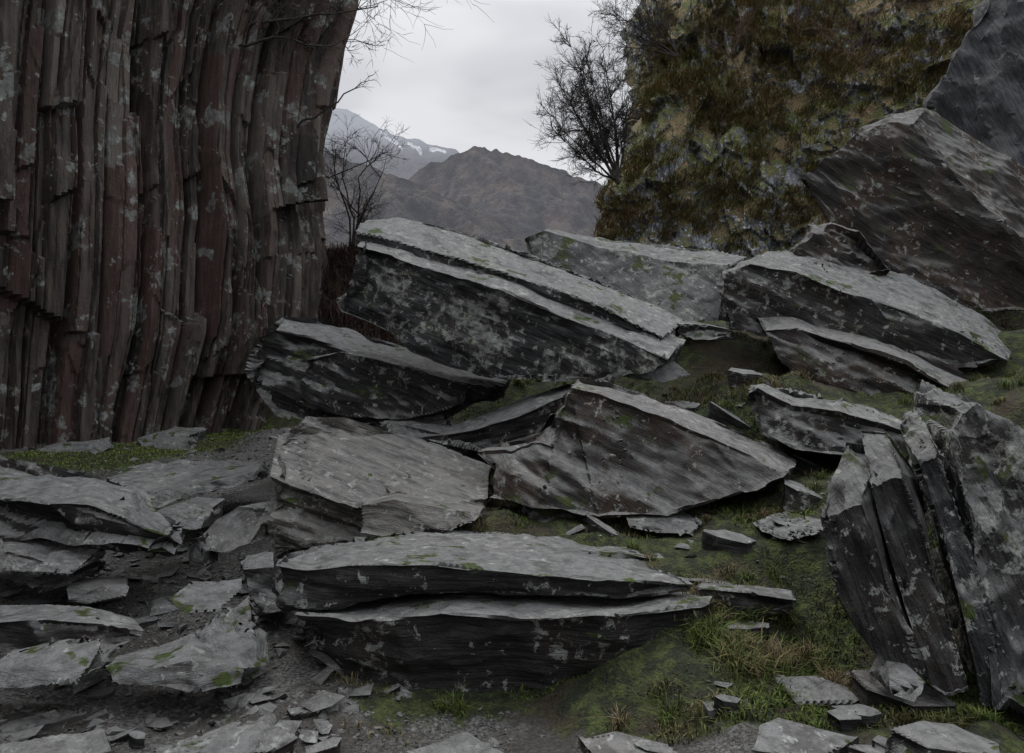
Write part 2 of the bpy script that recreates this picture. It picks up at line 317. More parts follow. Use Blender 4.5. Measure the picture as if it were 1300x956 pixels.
rock([(946,500,7.9),(962,494,7.9),(1005,514,7.8),(1065,522,7.7),(1125,540,7.6),(1172,556,7.5),(1150,580,7.5),(1128,596,7.4),(1080,582,7.5),(1020,574,7.6),(966,552,7.7)],
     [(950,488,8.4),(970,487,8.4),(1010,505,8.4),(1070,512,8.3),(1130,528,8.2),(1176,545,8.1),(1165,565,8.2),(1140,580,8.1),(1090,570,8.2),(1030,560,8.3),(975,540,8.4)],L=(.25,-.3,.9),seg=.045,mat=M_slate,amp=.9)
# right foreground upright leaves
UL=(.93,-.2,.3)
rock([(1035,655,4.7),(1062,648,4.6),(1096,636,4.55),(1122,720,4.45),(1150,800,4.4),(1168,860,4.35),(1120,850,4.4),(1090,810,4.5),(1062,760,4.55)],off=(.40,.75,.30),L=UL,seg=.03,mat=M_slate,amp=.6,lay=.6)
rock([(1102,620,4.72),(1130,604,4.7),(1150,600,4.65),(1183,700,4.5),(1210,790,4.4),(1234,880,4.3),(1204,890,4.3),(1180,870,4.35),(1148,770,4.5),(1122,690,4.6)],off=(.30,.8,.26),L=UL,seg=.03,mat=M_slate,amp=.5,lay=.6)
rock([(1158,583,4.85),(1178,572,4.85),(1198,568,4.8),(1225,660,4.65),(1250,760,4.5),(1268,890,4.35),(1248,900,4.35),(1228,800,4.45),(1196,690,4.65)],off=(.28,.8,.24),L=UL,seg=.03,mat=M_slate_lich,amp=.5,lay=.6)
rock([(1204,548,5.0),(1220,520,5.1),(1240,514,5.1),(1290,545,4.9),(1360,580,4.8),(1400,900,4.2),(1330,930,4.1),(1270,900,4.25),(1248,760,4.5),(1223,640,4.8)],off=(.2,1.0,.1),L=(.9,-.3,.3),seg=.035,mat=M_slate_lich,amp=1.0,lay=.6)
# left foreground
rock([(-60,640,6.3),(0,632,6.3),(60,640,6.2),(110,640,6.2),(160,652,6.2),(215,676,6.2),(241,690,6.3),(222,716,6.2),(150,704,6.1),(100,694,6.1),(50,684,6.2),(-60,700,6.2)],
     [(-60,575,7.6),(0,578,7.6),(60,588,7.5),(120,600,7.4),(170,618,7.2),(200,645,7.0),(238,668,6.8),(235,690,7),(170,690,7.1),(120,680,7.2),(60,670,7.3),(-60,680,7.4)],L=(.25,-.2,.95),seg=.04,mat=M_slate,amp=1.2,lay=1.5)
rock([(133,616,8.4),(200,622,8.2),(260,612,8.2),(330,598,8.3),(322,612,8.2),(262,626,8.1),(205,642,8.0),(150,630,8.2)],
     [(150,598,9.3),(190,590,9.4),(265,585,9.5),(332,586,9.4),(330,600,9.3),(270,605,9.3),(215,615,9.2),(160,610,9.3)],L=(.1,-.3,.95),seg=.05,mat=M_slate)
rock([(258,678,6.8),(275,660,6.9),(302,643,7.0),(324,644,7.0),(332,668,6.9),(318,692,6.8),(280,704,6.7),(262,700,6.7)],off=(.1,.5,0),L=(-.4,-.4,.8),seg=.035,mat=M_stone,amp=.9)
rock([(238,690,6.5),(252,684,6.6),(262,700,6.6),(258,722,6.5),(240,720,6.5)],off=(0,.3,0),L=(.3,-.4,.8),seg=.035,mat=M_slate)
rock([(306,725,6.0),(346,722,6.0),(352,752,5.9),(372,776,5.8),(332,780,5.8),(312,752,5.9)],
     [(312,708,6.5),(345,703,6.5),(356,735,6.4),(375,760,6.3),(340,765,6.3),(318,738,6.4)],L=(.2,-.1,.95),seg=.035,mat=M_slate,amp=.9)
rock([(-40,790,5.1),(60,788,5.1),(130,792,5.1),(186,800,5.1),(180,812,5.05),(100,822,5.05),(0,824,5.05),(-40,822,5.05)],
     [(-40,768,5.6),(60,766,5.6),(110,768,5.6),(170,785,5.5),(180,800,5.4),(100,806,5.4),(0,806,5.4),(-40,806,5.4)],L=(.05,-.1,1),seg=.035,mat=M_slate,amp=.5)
rock([(134,846,4.75),(200,846,4.7),(245,836,4.7),(310,852,4.7),(308,870,4.65),(258,876,4.6),(140,868,4.65)],
     [(150,830,5.1),(205,820,5.15),(245,806,5.2),(300,834,5.1),(305,855,5.0),(260,858,5.0),(150,852,5.0)],L=(-.1,-.15,.98),seg=.03,mat=M_slate,amp=.5)
rock([(244,806,5.2),(262,798,5.2),(302,832,5.0),(314,850,4.9),(285,850,4.9),(262,832,5.0)],off=(.12,.2,.02),L=(-.2,-.6,.7),seg=.03,mat=M_slate,amp=.6)
rock([(276,790,5.3),(300,772,5.4),(318,770,5.4),(320,795,5.3),(295,816,5.2),(280,810,5.2)],off=(.02,.3,0),L=(-.2,-.4,.8),seg=.03,mat=M_slate_brown,amp=.7)
rock([(82,748,6.0),(130,744,6.0),(165,744,6.0),(160,758,5.9),(110,768,5.9),(85,764,5.9)],
     [(90,734,6.4),(130,730,6.4),(165,732,6.4),(162,748,6.3),(112,757,6.3),(88,754,6.3)],L=(.05,-.2,1),seg=.03,mat=M_stone,amp=.6)
rock([(28,740,6.2),(60,726,6.4),(95,728,6.3),(90,742,6.2),(50,754,6.1)],off=(.05,.4,.03),L=(.2,-.2,1),seg=.03,mat=M_slate)
rock([(10,700,6.0),(60,712,6.0),(100,720,6.0),(90,732,5.9),(20,727,5.9),(-40,720,5.9),(-40,705,6)],off=(0,.5,.03),L=(.2,-.2,1),seg=.035,mat=M_slate)
rock([(88,822,4.95),(110,818,5.0),(130,834,4.9),(120,848,4.8),(98,846,4.85)],off=(.02,.25,.03),L=(-.2,-.3,.9),seg=.03,mat=M_stone)
rock([(-20,852,4.6),(60,848,4.6),(110,852,4.6),(100,870,4.5),(-20,874,4.5)],off=(0,.35,.03),L=(0,-.1,1),seg=.03,mat=M_slate)
rock([(215,760,5.6),(250,752,5.7),(285,758,5.7),(280,775,5.5),(235,778,5.5)],off=(.03,.3,.02),L=(0,-.1,1),seg=.03,mat=M_slate,amp=.7)
rock([(185,655,7.3),(230,640,7.4),(262,650,7.3),(255,672,7.1),(215,672,7.1)],off=(.03,.4,.02),L=(.2,-.1,1),seg=.035,mat=M_slate,amp=.7)
# stones by the path under the cliff
rock([(48,570,13),(75,560,13.2),(110,562,13.2),(126,576,13),(110,586,12.8),(60,586,12.8)],off=(0,.7,0),L=(0,-.2,1),seg=.07,mat=M_slate)
rock([(176,556,15),(205,546,15.2),(240,552,15),(238,572,14.7),(180,572,14.7)],off=(0,.8,0),L=(0,-.2,1),seg=.08,mat=M_slate)
# small stones among the grass
for f,m in (([(655,674,7.0),(690,662,7.1),(720,652,7.2),(748,660,7.1),(750,676,7.0),(700,684,6.9)],M_stone),
            ([(795,660,6.9),(850,658,6.9),(892,667,6.8),(880,680,6.7),(830,676,6.8),(800,670,6.8)],M_slate),
            ([(790,478,8.9),(820,466,9),(860,462,9),(880,476,8.9),(840,486,8.8)],M_slate),
            ([(820,545,8.0),(870,535,8.2),(905,540,8.1),(890,556,8.0),(850,558,7.9)],M_slate),
            ([(970,676,6.3),(1010,668,6.4),(1050,662,6.4),(1045,676,6.2),(1000,686,6.2)],M_slate),
            ([(1128,850,4.3),(1150,842,4.35),(1178,870,4.2),(1160,890,4.1),(1132,880,4.2)],M_slate)):
    rock(f,off=(.05,.35,.03),L=(.1,-.3,.95),seg=.035,mat=m,amp=.8)
# loose blocks and shards seated in the ground: (x, y, half width, half length, rotation, thickness, material, dip)
def block(cx,cy,w,l,rot,th,mat=None,tilt=(0,0),name='slate_shard'):
    r=np.random.default_rng(int(abs(cx*1000+cy*100))); n=int(r.integers(5,8))
    a=np.linspace(0,6.28,n,endpoint=False)+r.uniform(-.35,.35,n)
    px=np.cos(a)*w*r.uniform(.75,1.1,n); py=np.sin(a)*l*r.uniform(.75,1.1,n)
    X_=cx+px*math.cos(rot)-py*math.sin(rot); Y_=cy+px*math.sin(rot)+py*math.cos(rot)
    z0=float(TH([cx],[cy])[0]); zt=z0+th+(X_-cx)*tilt[0]+(Y_-cy)*tilt[1]
    F=np.stack([X_,Y_,zt],1); B=F*1.0; B[:,2]-=th*2.2; B[:,:2]+=r.normal(0,.15*th,(n,2))
    L=np.array([-tilt[0],-tilt[1],1.0])
    rock_w(F,B,L=L,seg=.035 if cy<7 else .05,mat=mat or M_slate,name=name,amp=.9)
for a in ((1.6,5.35,.17,.1,.2,.04,M_slate),
          (-2.75,5.6,.20,.10,.2,.03,M_stone),(-2.35,5.9,.13,.08,1,.03,M_stone),(-2.9,6.1,.2,.12,.6,.04,M_slate),(-2.15,5.4,.12,.07,.1,.03,M_slate),(-1.95,5.85,.17,.09,2.6,.04,M_stone),
          (-3.3,5.7,.14,.10,.4,.03,M_slate),(-2.6,5.0,.11,.07,.8,.03,M_stone),(-1.75,5.1,.10,.06,.3,.03,M_slate),(-3.4,6.5,.18,.1,.1,.04,M_slate),(-2.5,6.6,.16,.1,.9,.05,M_slate),
          (-2.7,4.6,.18,.10,.2,.03,M_stone),(-1.2,4.6,.14,.09,.3,.03,M_slate),(-2.35,7.3,.2,.12,.3,.05,M_stone)):
    block(*a)
# low slabs at the near foot of the pile
for a in ((1.75,4.62,.34,.2,.15,.05,M_slate,(-.05,.12)),(2.2,4.5,.3,.2,-.3,.07,M_slate_brown,(-.1,.15)),(-.35,4.15,.42,.25,.1,.07,M_slate,(.03,.08)),(.65,4.05,.38,.24,-.2,.08,M_slate_brown,(-.08,.1)),
          (-1.5,4.1,.40,.22,.2,.07,M_slate,(.06,.08)),(-2.4,4.15,.34,.2,-.1,.06,M_slate,(0,.1)),(1.45,3.95,.35,.2,.3,.07,M_slate,(-.08,.1)),(-.95,3.8,.25,.15,.6,.06,M_slate_brown,(.1,.1)),(2.15,3.9,.3,.18,0,.07,M_slate,(-.1,.1))):
    block(*a,'slate_slab')
rr=np.random.default_rng(55)
for k in range(14):
    cx=rr.uniform(-2.9,2.0); cy=rr.uniform(3.75,4.4); w=rr.uniform(.07,.16)
    block(cx,cy,w,w*rr.uniform(.45,.8),rr.uniform(-.6,.6),rr.uniform(.03,.07),M_slate if rr.random()<.75 else M_slate_brown,(rr.normal(0,.15),rr.normal(.05,.1)),'slate_rubble')
for (cx,cy,w) in ((.35,7.35,.22),(.8,6.75,.16),(1.75,6.35,.22),(2.3,6.5,.2),(2.6,7.0,.2),(1.9,8.9,.22),(2.35,8.5,.2),(1.5,8.6,.25),(2.75,9.2,.2),(3.2,8.6,.22),(3.3,7.0,.25),
                  (3.9,8.1,.28),(4.6,8.4,.25),(4.3,7.3,.22),(.1,8.4,.22),(-.35,7.7,.18),(1.2,9.3,.25),(3.0,7.9,.18),(.9,8.9,.2)):
    block(cx,cy,w*1.25,w*.75,rr.uniform(-.5,.5),w*rr.uniform(.3,.6),M_slate if rr.random()<.7 else M_slate_brown,(-.3+rr.normal(0,.15),.15+rr.normal(0,.12)),'slate_rubble')
# smooth grey crag on the right
rock([(1178,135,17),(1212,70,17),(1248,0,17),(1290,-90,17),(1600,-90,15),(1600,330,14),(1300,280,15.5),(1232,232,16.5),(1196,182,17)],off=(2.5,5,1),L=(.75,-.5,.4),seg=.13,amp=1.5,lay=.4,mat=M_grey,name='grey_crag')
# ---------------------------------------------------------------- left columnar cliff
def polypath(pts,steps):
    pts=np.array(pts,float); seg=np.linalg.norm(np.diff(pts,axis=0),axis=1); cum=np.r_[0,np.cumsum(seg)]
    s=[]; 
    for i,st in enumerate(steps): s+=list(np.arange(cum[i],cum[i+1],st))
    s=np.array(s+[cum[-1]]); px=np.interp(s,cum,pts[:,0]); py=np.interp(s,cum,pts[:,1])
    tx=np.interp(s+.5,cum,pts[:,0])-np.interp(s-.5,cum,pts[:,0]); ty=np.interp(s+.5,cum,pts[:,1])-np.interp(s-.5,cum,pts[:,1])
    ln=np.hypot(tx,ty)+1e-9; return s,px,py,ty/ln,-tx/ln
s,px,py,nx_,ny_=polypath([(-10,-14),(-9.6,4),(-9.3,11.5),(-8.8,13.5),(-4.75,19),(-4.95,21),(-7,27)],[.3,.12,.03,.016,.03,.12])  # first stretch runs unseen behind the camera, added to dim camera-facing rock
zz=np.r_[np.arange(-.8,11.6,.06),np.arange(11.7,16,.2)]
Sg,Z=np.meshgrid(s,zz); sv=Sg.ravel(); zv=Z.ravel(); idx=np.tile(np.arange(len(s)),len(zz))
bx=px[idx];by=py[idx];ax=nx_[idx];ay=ny_[idx]
d=np.zeros_like(sv); tint=np.zeros_like(sv); tint2=np.zeros_like(sv)
for w,a,hb,sd,gr in ((1.5,.80,9.0,1,.9),(.62,.42,6.0,2,.8),(.27,.18,4.2,3,.55),(.12,.05,3.0,4,.2)):
    vv=(sv-.05*zv)/w+ .15*vnoise(np.stack([sv*.3,zv*.16,sv*0+sd],1),40+sd)+.03*fbm(np.stack([sv*.8,zv*.9,sv*0],1),2,60+sd)/w**.5
    k=np.floor(vv).astype(np.int64); fr=vv-k; j=h3(k,k*0,k*0,sd)
    kz=np.floor((zv+(j-.5)*fr*w*1.5)/(hb*(.5+j))+j*9).astype(np.int64); hv=h3(k,kz,k*0+7,sd)
    tilt=(h3(k,kz,k*0+2,sd+9)-.5)*1.6
    d+=a*(hv-.5+tilt*(fr-.5))-a*gr*np.exp(-(np.minimum(fr,1-fr)/.05)**2)
    if sd in (2,3): tint+=.5*h3(k,kz,k*0+3,sd+21)
    if sd==3: tint2=h3(k,kz,k*0+4,sd+33)
    if sd==4: tint=tint*.8+.2*h3(k,kz,k*0+3,sd+21)
d+=.18*fbm(np.stack([sv*.35,zv*.3,sv*0],1),3,90)+.02*fbm(np.stack([sv*5,zv*1.6,sv*0],1),3,91)
d+=.16*facets(np.stack([sv*1.3,zv*.33,sv*0],1),95)
tint=np.clip(tint+.35*fbm(np.stack([sv*.9,zv*.5,sv*0],1),4,97),0,1)
ez=np.interp(zv,[-.8,.4,2.5,5,6.5,7.8,9.3,10.7,14],[-1.0,-.9,-.3,-.2,-.45,-.45,-.25,.15,.6])
wz=sstep(13,18.5,by)
P=np.stack([bx+ax*d+ez*wz,by+ay*d+.02*zv,zv],1)
lam=np.stack([P[:,0]*7,P[:,1]*7,P[:,2]*.8+P[:,0]*.4],1)
mkobj('rock_cliff',P,gridfaces(len(zz),len(s)),M_cliff,lam=lam,sharp=26,attrs={'tint':tint,'tint2':tint2})
# ---------------------------------------------------------------- right mossy crag
s,px,py,nx_,ny_=polypath([(4.2,36),(2.75,25),(2.5,23.2),(3.2,22.4),(6,22.2),(10,20.6),(14,18),(22,12)],[.3,.08,.05,.05,.055,.07,.2])
zz=np.r_[np.arange(1.5,15.5,.065),np.arange(15.6,20,.3)]
Sg,Z=np.meshgrid(s,zz); sv=Sg.ravel(); zv=Z.ravel(); idx=np.tile(np.arange(len(s)),len(zz))
bx=px[idx];by=py[idx];ax=nx_[idx]; ay=ny_[idx]
sp=np.stack([sv,zv,sv*0],1)
d=.5*fbm(sp*np.array([.5,.4,1]),3,101)+.45*facets(sp*np.array([.6,.35,1]),104)+.16*facets(sp*np.array([1.9,.8,1]),106)
for w,hb,a,sd in ((1.1,1.9,.30,1),(.5,.8,.13,2)):
    u_=(sv-.25*zv)/w+.3*vnoise(sp*.9,110+sd); k=np.floor(u_).astype(np.int64)
    t_=(zv+.3*sv)/hb+h3(k,k*0,k*0,sd)*5+.4*vnoise(sp*1.3,120+sd); kz=np.floor(t_).astype(np.int64); fz=t_-kz
    d+=a*(h3(k,kz,k*0,sd)-.5)+a*.5*(.5-fz)
vg=fbm(sp*.7,3,140); mound=np.clip(fbm(sp*2.0,3,141)+.1,0,1); d+=.35*mound*sstep(-.15,.2,vg)
d+=.07*fbm(sp*4,3,130)
ez=np.interp(zv,[2,4.5,5.7,6.7,7.6,8.4,10.3,12.6,16],[-.1,.1,.25,.75,1.0,1.4,1.9,2.4,3.0])
wz=1-sstep(2,9,bx)
P=np.stack([bx+ax*d+ez*wz,by+ay*d+.50*(zv-4),zv],1)
lam=np.stack([P[:,0]*5+P[:,2]*1.5,P[:,1]*2,P[:,2]*1.0],1)
crag=mkobj('mossy_crag',P,gridfaces(len(zz),len(s)),M_crag,lam=lam,sharp=34)
cragP=P; cragShape=(len(zz),len(s))
# ---------------------------------------------------------------- blades
def blades(name,base,h,col,lean=.5,width=.006,dirn=None,mat=None):
    n=len(base); a=rng.uniform(0,2*np.pi,n); l=rng.uniform(.1,1,n)*lean
    side=np.stack([np.cos(a+1.57),np.sin(a+1.57),np.zeros(n)],1)*(width*rng.uniform(.6,1.4,n))[:,None]
    up=np.stack([np.cos(a)*l,np.sin(a)*l,np.ones(n)],1)
    if dirn is not None: up+=dirn
    h=h[:,None]; mid=base+up*h*.55; tip=base+up*h+np.stack([np.cos(a)*l,np.sin(a)*l,-l*.8],1)*h*.5
    V=np.stack([base-side,base+side,mid+side*.7,mid-side*.7,tip],1).reshape(-1,3)
    i=np.arange(n)*5
    F=np.stack([i,i+1,i+2,i+3],1).tolist()+np.stack([i+3,i+2,i+4],1).tolist()
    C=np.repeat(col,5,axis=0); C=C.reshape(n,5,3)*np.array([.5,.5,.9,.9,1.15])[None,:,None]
    return mkobj(name,V,F,mat or M_blade,colors=C.reshape(-1,3),smooth=False)
def gcols(n,f):
    g=np.array([.092,.130,.028]); t=np.array([.19,.145,.08]); r=rng.random(n)[:,None]
    return (g*(1-f[:,None])+t*f[:,None])*(.35+r)
M_=150000
bx_=rng.uniform(-1.8,8,M_);by_=4.2+9.4*rng.random(M_)**1.4
gmk=grassmask(bx_,by_); pp=np.stack([bx_,by_,bx_*0],1); cl=fbm(pp*1.9,4,201)
keep=(rng.random(M_)<gmk*sstep(-.25,.2,cl)); bx_=bx_[keep];by_=by_[keep];cl=cl[keep];pp=pp[keep]
hh=(.02+.05*sstep(-.1,.4,cl))*rng.uniform(.5,1.4,len(bx_))
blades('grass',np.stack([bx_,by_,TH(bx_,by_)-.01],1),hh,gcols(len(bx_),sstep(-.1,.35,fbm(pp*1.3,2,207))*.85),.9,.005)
tc_=[]; 
for k in range(300):
    x_=rng.uniform(-1.5,6.5);y_=rng.uniform(4.4,12.5)
    if grassmask(np.array([x_]),np.array([y_]))[0]>.6: tc_.append((x_,y_,rng.uniform(.05,.13)))
for k in range(40): tc_.append((rng.uniform(1.2,2.0),rng.uniform(4.7,5.9),rng.uniform(.08,.16)))
for k in range(12): tc_.append((rng.uniform(-4,-1.2),rng.uniform(6,9),rng.uniform(.05,.1)))
tc_=np.array(tc_); q=np.repeat(tc_,60,axis=0); q[:,:2]+=rng.normal(0,1,(len(q),2))*.35*q[:,2:3]
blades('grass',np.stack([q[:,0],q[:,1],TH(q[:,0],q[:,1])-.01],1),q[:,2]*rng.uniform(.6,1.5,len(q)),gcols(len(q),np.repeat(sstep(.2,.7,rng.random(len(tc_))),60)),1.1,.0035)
M_=36000
bx_=rng.uniform(-8.2,-4.4,M_);by_=rng.uniform(10.5,20,M_); gmk=grassmask(bx_,by_); keep=rng.random(M_)<gmk
bx_=bx_[keep];by_=by_[keep]
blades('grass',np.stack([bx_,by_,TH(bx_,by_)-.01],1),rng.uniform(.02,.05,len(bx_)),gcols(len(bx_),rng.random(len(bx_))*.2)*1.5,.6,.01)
r,c=cragShape; G=cragP.reshape(r,c,3); du=G[1:,:-1]-G[:-1,:-1]; dv=G[:-1,1:]-G[:-1,:-1]
Nm=np.cross(dv,du); Nm/=np.linalg.norm(Nm,axis=2)[:,:,None]+1e-9
if (Nm[:,:,1].mean()>0): Nm=-Nm
nzv=Nm[:,:,2].ravel(); PB=G[:-1,:-1].reshape(-1,3)
fl=fbm(PB*.8,3,301)
cand=np.where((nzv+fl*1.4>.55)&(PB[:,2]<14.5)&(PB[:,0]<13))[0]
cand=rng.choice(cand,6000); base=np.repeat(PB[cand],16,axis=0)+rng.normal(0,.07,(6000*16,3))
f=np.repeat(rng.random(6000)*.9+.25+fl[cand]*.9,16); f=np.clip(f,0,1)
blades('heather',base,rng.uniform(.08,.28,len(base)),gcols(len(base),f)*1.5,1.0,.011,dirn=np.array([0,-.6,-.3]))
M_=26000
bx_=rng.uniform(-6.3,2.5,M_);by_=rng.uniform(19.5,27,M_)
br=np.array([.085,.055,.045]); cc=br*(.5+rng.random(M_)[:,None]); 
blades('heather',np.stack([bx_,by_,TH(bx_,by_)],1),rng.uniform(.2,.7,M_),cc,.9,.014)
# ---------------------------------------------------------------- rubble
def hulls(k,fl=.35):
    out=[]
    for i in range(k):
        bm=bmesh.new(); r=np.random.default_rng(900+i)
        for p in r.uniform(-1,1,(11,3))*np.array([1,.8,fl]): bm.verts.new(p)
        res=bmesh.ops.convex_hull(bm,input=bm.verts[:]); 
        bmesh.ops.delete(bm,geom=[v for v in bm.verts if not v.link_faces],context='VERTS')
        bm.verts.ensure_lookup_table(); bm.verts.index_update()
        out.append((np.array([v.co[:] for v in bm.verts]),[[v.index for v in f.verts] for f in bm.faces])); bm.free()
    return out
HU=hulls(14); HF=hulls(14,.2)
def scatter(name,pos,size,mat,tilt=.25,H=None):
    H=H or HU
    V=[];F=[];o=0
    for p,sz in zip(pos,size):
        v,f=H[rng.integers(len(H))]; a=rng.uniform(0,6.28); t=rng.normal(0,tilt,2)
        R=np.array([[math.cos(a),-math.sin(a),0],[math.sin(a),math.cos(a),0],[t[0],t[1],1]])
        w=(v*sz*rng.uniform(.7,1.3,3))@R.T+p; V.append(w); F+=[[x+o for x in q] for q in f]; o+=len(v)
    V=np.concatenate(V); return mkobj(name,V,F,mat,lam=lamco(V,(.1,-.2,1),3,30),smooth=False)
def sc_pos(n,x0,x1,y0,y1,lim,up=0):
    x=rng.uniform(x0,x1,n);y=rng.uniform(y0,y1,n); k=grassmask(x,y)<lim; x=x[k];y=y[k]; return np.stack([x,y,TH(x,y)+up],1)
p=sc_pos(600,-4.6,-.9,4.0,9,.6); scatter('rubble_stones',p,.03+.10*rng.random(len(p))**2.5,M_stone)
p=sc_pos(80,-4.6,-.9,3.8,9,.7,.02); scatter('slate_scree',p,.06+.12*rng.random(len(p))**2,M_stone,.12,HF)
p=sc_pos(100,-4.6,-.9,3.8,9,.7,.03); scatter('slate_scree',p,.07+.13*rng.random(len(p))**2,M_slate,.15,HF)
p=sc_pos(9000,-4.6,0,3.3,8,.7); scatter('gravel',p,.008+.02*rng.random(len(p))**2,M_stone)
p=sc_pos(5000,-7,-3.5,8,19,.6); scatter('gravel',p,.012+.04*rng.random(len(p))**3,M_stone)
p=sc_pos(200,-1,3.5,3.3,9,2,-.01); scatter('rubble_stones',p,.03+.07*rng.random(len(p))**2,M_slate)
p=sc_pos(35,-1,3.5,3.3,9,2,-.01); scatter('slate_scree',p,.05+.10*rng.random(len(p))**2,M_slate,.2,HF)
p=sc_pos(80,-8.5,-5,12,18,2); scatter('rubble_stones',p,.06+.16*rng.random(len(p))**2,M_stone)
# ---------------------------------------------------------------- bare trees
def tube(path,r0,r1,V,F,sides=4):
    path=np.array(path); n=len(path); o=len(V)
    for i,p in enumerate(path):
        t=path[min(i+1,n-1)]-path[max(i-1,0)]; t=t/(np.linalg.norm(t)+1e-9)
        a=np.cross(t,[.3,.2,.9]); a/=np.linalg.norm(a)+1e-9; b=np.cross(t,a); r=r0+(r1-r0)*i/(n-1)
        for k in range(sides):
            q=2*math.pi*k/sides; V.append(p+(a*math.cos(q)+b*math.sin(q))*r)
    for i in range(n-1):
        for k in range(sides):
            F.append([o+i*sides+k,o+i*sides+(k+1)%sides,o+(i+1)*sides+(k+1)%sides,o+(i+1)*sides+k])
def grow(p,d,L,r,depth,V,F,up=.1,kids=4,spread=.7,wig=.18):
    n=6; path=[p]; d=d/np.linalg.norm(d); dirs=[d]
    for i in range(n):
        d=d+rng.normal(0,wig,3)+np.array([0,0,up*.3]); d/=np.linalg.norm(d); path.append(path[-1]+d*L/n); dirs.append(d)
    tube(path,r,r*.45,V,F,4 if r>.01 else 3)
    if depth==0: return
    for k in range(kids):
        i=rng.integers(2,n+1); e=dirs[i]+rng.normal(0,spread,3); 
        grow(path[i],e,L*rng.uniform(.45,.75),max(r*.55,.0055),depth-1,V,F,up,kids,spread,wig)
def limb(path,r0,r1,V,F,kids,L,depth=2,down=0,kk=4):
    path=np.array(path); q=[]
    for a,b in zip(path[:-1],path[1:]):
        for t in (0,.33,.66): q.append(a+(b-a)*t+rng.normal(0,.03,3))
    q.append(path[-1]); tube(q,r0,r1,V,F,5)
    for k in range(kids):
        i=rng.integers(2,len(q)); d=q[i]-q[i-1]; d/=np.linalg.norm(d); grow(q[i],d+rng.normal(0,.5,3)+np.array([0,0,down]),L*rng.uniform(.5,1.1),.011,depth,V,F,.02,kk,.5,.15)
def W(*a): return np.array(S(*a))
V=[];F=[]   # tree on the cliff top, limbs over the gap
limb([W(180,120,17.2),W(250,70,17.5),W(320,30,17.8),W(400,20,18),W(480,8,18.2)],.07,.012,V,F,16,1.2)
limb([W(320,30,17.8),W(350,-20,17.8),W(420,-50,18),W(500,-60,18)],.05,.012,V,F,14,1.5,2,-.25)
limb([W(300,60,17.6),W(350,48,17.5),W(410,60,17.6),W(450,50,17.8)],.035,.008,V,F,12,.8)
limb([W(375,160,18.8),W(415,138,18.6),W(450,112,18.5),W(468,97,18.5)],.03,.006,V,F,5,.45,1)
limb([W(250,70,17.5),W(240,20,17.3),W(260,-40,17.3)],.05,.01,V,F,8,1.2)
mkobj('bare_tree',V,F,M_bark,sharp=0)
V=[];F=[]
base=W(445,335,24.5)
for k in range(5):
    limb([base,base+np.array([rng.normal(0,.2),0,1.4]),base+np.array([rng.normal(0,.45),0,2.7]),base+np.array([rng.normal(0,.7),.1,3.6])],.042,.011,V,F,14,.85)
mkobj('bare_tree',V,F,M_bark,sharp=0)
V=[];F=[]
for tx,tv in ((712,110),(725,60),(745,80),(765,60),(705,150),(790,110),(718,180),(750,140),(740,110),(775,120),(735,150),(725,130)):
    limb([W(785,232,22.3),W((785+tx)/2+5,(232+tv)/2+10,22.3),W(tx,tv,22.3+rng.normal(0,.4))],.04,.006,V,F,30,.65,2,0,5)
mkobj('bare_shrub',V,F,M_bark,sharp=0)
V=[];F=[]
for tx,tv in ((785,20),(795,40),(810,0),(790,60),(820,-30)):
    limb([W(860,70,25.2),W((860+tx)/2,(70+tv)/2,25),W(tx,tv,25)],.04,.006,V,F,22,.7,2,0,5)
mkobj('bare_shrub',V,F,M_bark,sharp=0)
V=[];F=[]
for (a,b,y_) in ((1075,60,22.6),(930,70,23.6),(1010,30,24.2),(1130,20,22),(1090,90,22)):
    for k in range(6):
        grow(W(a,b,y_)+rng.normal(0,.1,3),np.array([rng.normal(0,.8),-.5,.8]),.9,.014,2,V,F)
mkobj('bare_shrub',V,F,M_twig,sharp=0)
V=[];F=[]
for k in range(26):
    x_=rng.uniform(-5.2,-3.4);y_=rng.uniform(20,24); grow(np.array([x_,y_,float(TH([x_],[y_],False)[0])]),np.array([rng.normal(0,.3),0,1]),.9,.012,2,V,F)
mkobj('heather_bush',V,F,M_twig,sharp=0)
# ---------------------------------------------------------------- mountains
def mountain(name,pts,yr,yf,zf,seed,mat,amp,snow=None,nu=420,nt=160):
    pts=np.array(pts,float); U=np.linspace(pts[0,0],pts[-1,0],nu)
    t=np.r_[np.linspace(-.35,-.004,30),np.linspace(0,1,nt)**1.7]; nt=len(t)
    UU,T=np.meshgrid(U,t); VV=np.interp(UU.ravel(),pts[:,0],pts[:,1]); T=T.ravel(); U_=UU.ravel()
    xr=(U_-650)*yr/1000; zr=EYE+(478-VV)*yr/1000
    y=yr+(yf-yr)*T; z=np.where(T>=0,zr+(zf-zr)*np.clip(T,0,1)**.8,zr+(zr)*T*1.2)
    p=np.stack([xr/ (yr*.09),y/(yr*.09),np.zeros_like(xr)],1)
    rid=1-np.abs(fbm(p*1.0,5,seed)*2.0); z=z+amp*(rid-.6)*sstep(0,.12,np.abs(T))+amp*.22*fbm(p*6,4,seed+9)
    x=xr+amp*.6*fbm(p*2,3,seed+4)*np.abs(T)
    P=np.stack([x,y,z],1); lam=np.stack([x*.05,y*.01,z*.02],1)
    sn=np.zeros(len(P))
    if snow:
        q=np.stack([U_/6,T*60,U_*0],1)
        for (a,b,t0,t1) in snow:   # gully snow: band across the slope just under the ridge
            c0=t0+(t1-t0)*(U_-a)/(b-a); sn=np.maximum(sn,sstep(a,a+2,U_)*sstep(b,b-2,U_)*sstep(.010,.005,np.abs(T-c0+.003*vnoise(q,3))))
    return mkobj(name,P,gridfaces(nt,nu),mat,lam=lam,attrs={'snow':sn},sharp=0)
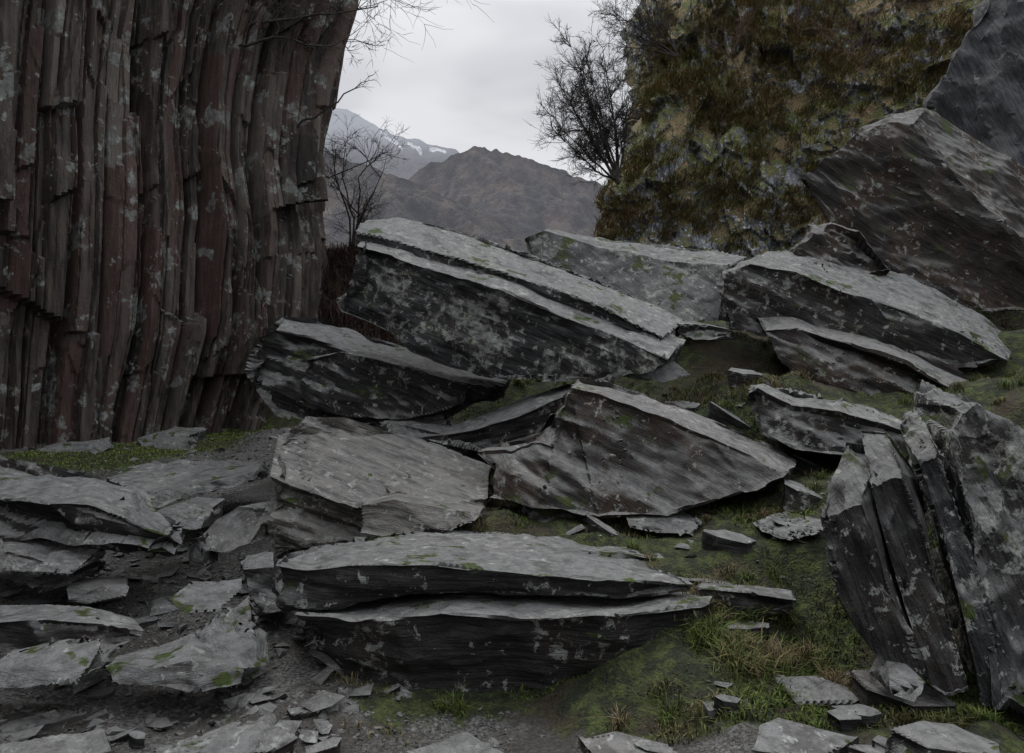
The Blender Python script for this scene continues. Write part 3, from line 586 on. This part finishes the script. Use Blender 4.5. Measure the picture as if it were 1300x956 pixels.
mountain('mountain',[(150,90),(330,120),(400,140),(440,140),(470,154),(500,170),(530,178),(575,190),(610,210),(700,250),(900,330)],1700,1050,40,11,mountain_mat('far_mountain',(.05,.05,.055),(.10,.095,.095),(.40,.42,.47),470,575,.42,1.0,True),40,
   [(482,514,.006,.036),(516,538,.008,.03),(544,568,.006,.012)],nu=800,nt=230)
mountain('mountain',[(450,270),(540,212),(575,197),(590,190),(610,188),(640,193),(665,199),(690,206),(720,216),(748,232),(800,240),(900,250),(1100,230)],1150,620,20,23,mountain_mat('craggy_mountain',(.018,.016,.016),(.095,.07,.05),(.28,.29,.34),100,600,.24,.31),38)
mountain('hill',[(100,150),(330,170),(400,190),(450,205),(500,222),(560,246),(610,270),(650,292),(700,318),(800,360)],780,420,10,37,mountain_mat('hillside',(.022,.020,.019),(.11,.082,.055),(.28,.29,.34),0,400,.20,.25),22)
# ---------------------------------------------------------------- world, light, camera
w=bpy.data.worlds.new("World"); sc.world=w; w.use_nodes=True; nt=w.node_tree; nt.nodes.clear(); n=N(nt)
out=nt.nodes.new('ShaderNodeOutputWorld'); bg=nt.nodes.new('ShaderNodeBackground'); nt.links.new(bg.outputs[0],out.inputs[0])
sky=nt.nodes.new('ShaderNodeTexSky'); sky.sky_type='NISHITA'; sky.sun_disc=False
SE,SR=math.radians(54),math.radians(-42); sky.sun_elevation=SE; sky.sun_rotation=SR; sky.dust_density=4
hs=nt.nodes.new('ShaderNodeHueSaturation'); hs.inputs['Saturation'].default_value=.2; hs.inputs['Value'].default_value=.8; nt.links.new(sky.outputs[0],hs.inputs['Color'])
tc=nt.nodes.new('ShaderNodeTexCoord'); g=tc.outputs['Generated']; mp=nt.nodes.new('ShaderNodeMapping'); mp.inputs['Scale'].default_value=(1,1,3); nt.links.new(g,mp.inputs[0])
c1=n.noise(mp.outputs[0],2.2,4,.5,.3); cl=n.mix(n.ramp(c1,.38,.62),(3.3,3.4,3.7),(5.2,5.25,5.45))
cl=n.mix(n.ramp(n.z(g),.3,1.0),cl,(12,12.3,12.8))
cl=n.mix(n.ramp(n.z(g),-.02,-.2),cl,(.6,.6,.6))
nt.links.new(n.mix(.9,hs.outputs[0],cl),bg.inputs['Color']); bg.inputs['Strength'].default_value=.15
sl=bpy.data.lights.new('sun','SUN'); sl.energy=1.5; sl.angle=math.radians(20); sl.color=(1,.97,.93); so=bpy.data.objects.new('sun',sl); sc.collection.objects.link(so)
dirv=Vector((math.sin(SR)*math.cos(SE),math.cos(SR)*math.cos(SE),math.sin(SE))); so.rotation_euler=dirv.to_track_quat('Z','Y').to_euler()
cd=bpy.data.cameras.new('camera'); cd.lens=36*1000/1300; cd.sensor_width=36; cd.clip_end=8000; cd.clip_start=.05
co=bpy.data.objects.new('camera',cd); co.location=(0,0,EYE); co.rotation_euler=(math.radians(90),0,0); sc.collection.objects.link(co); sc.camera=co
sc.view_settings.view_transform='Standard'; sc.view_settings.look='None'; sc.view_settings.exposure=0
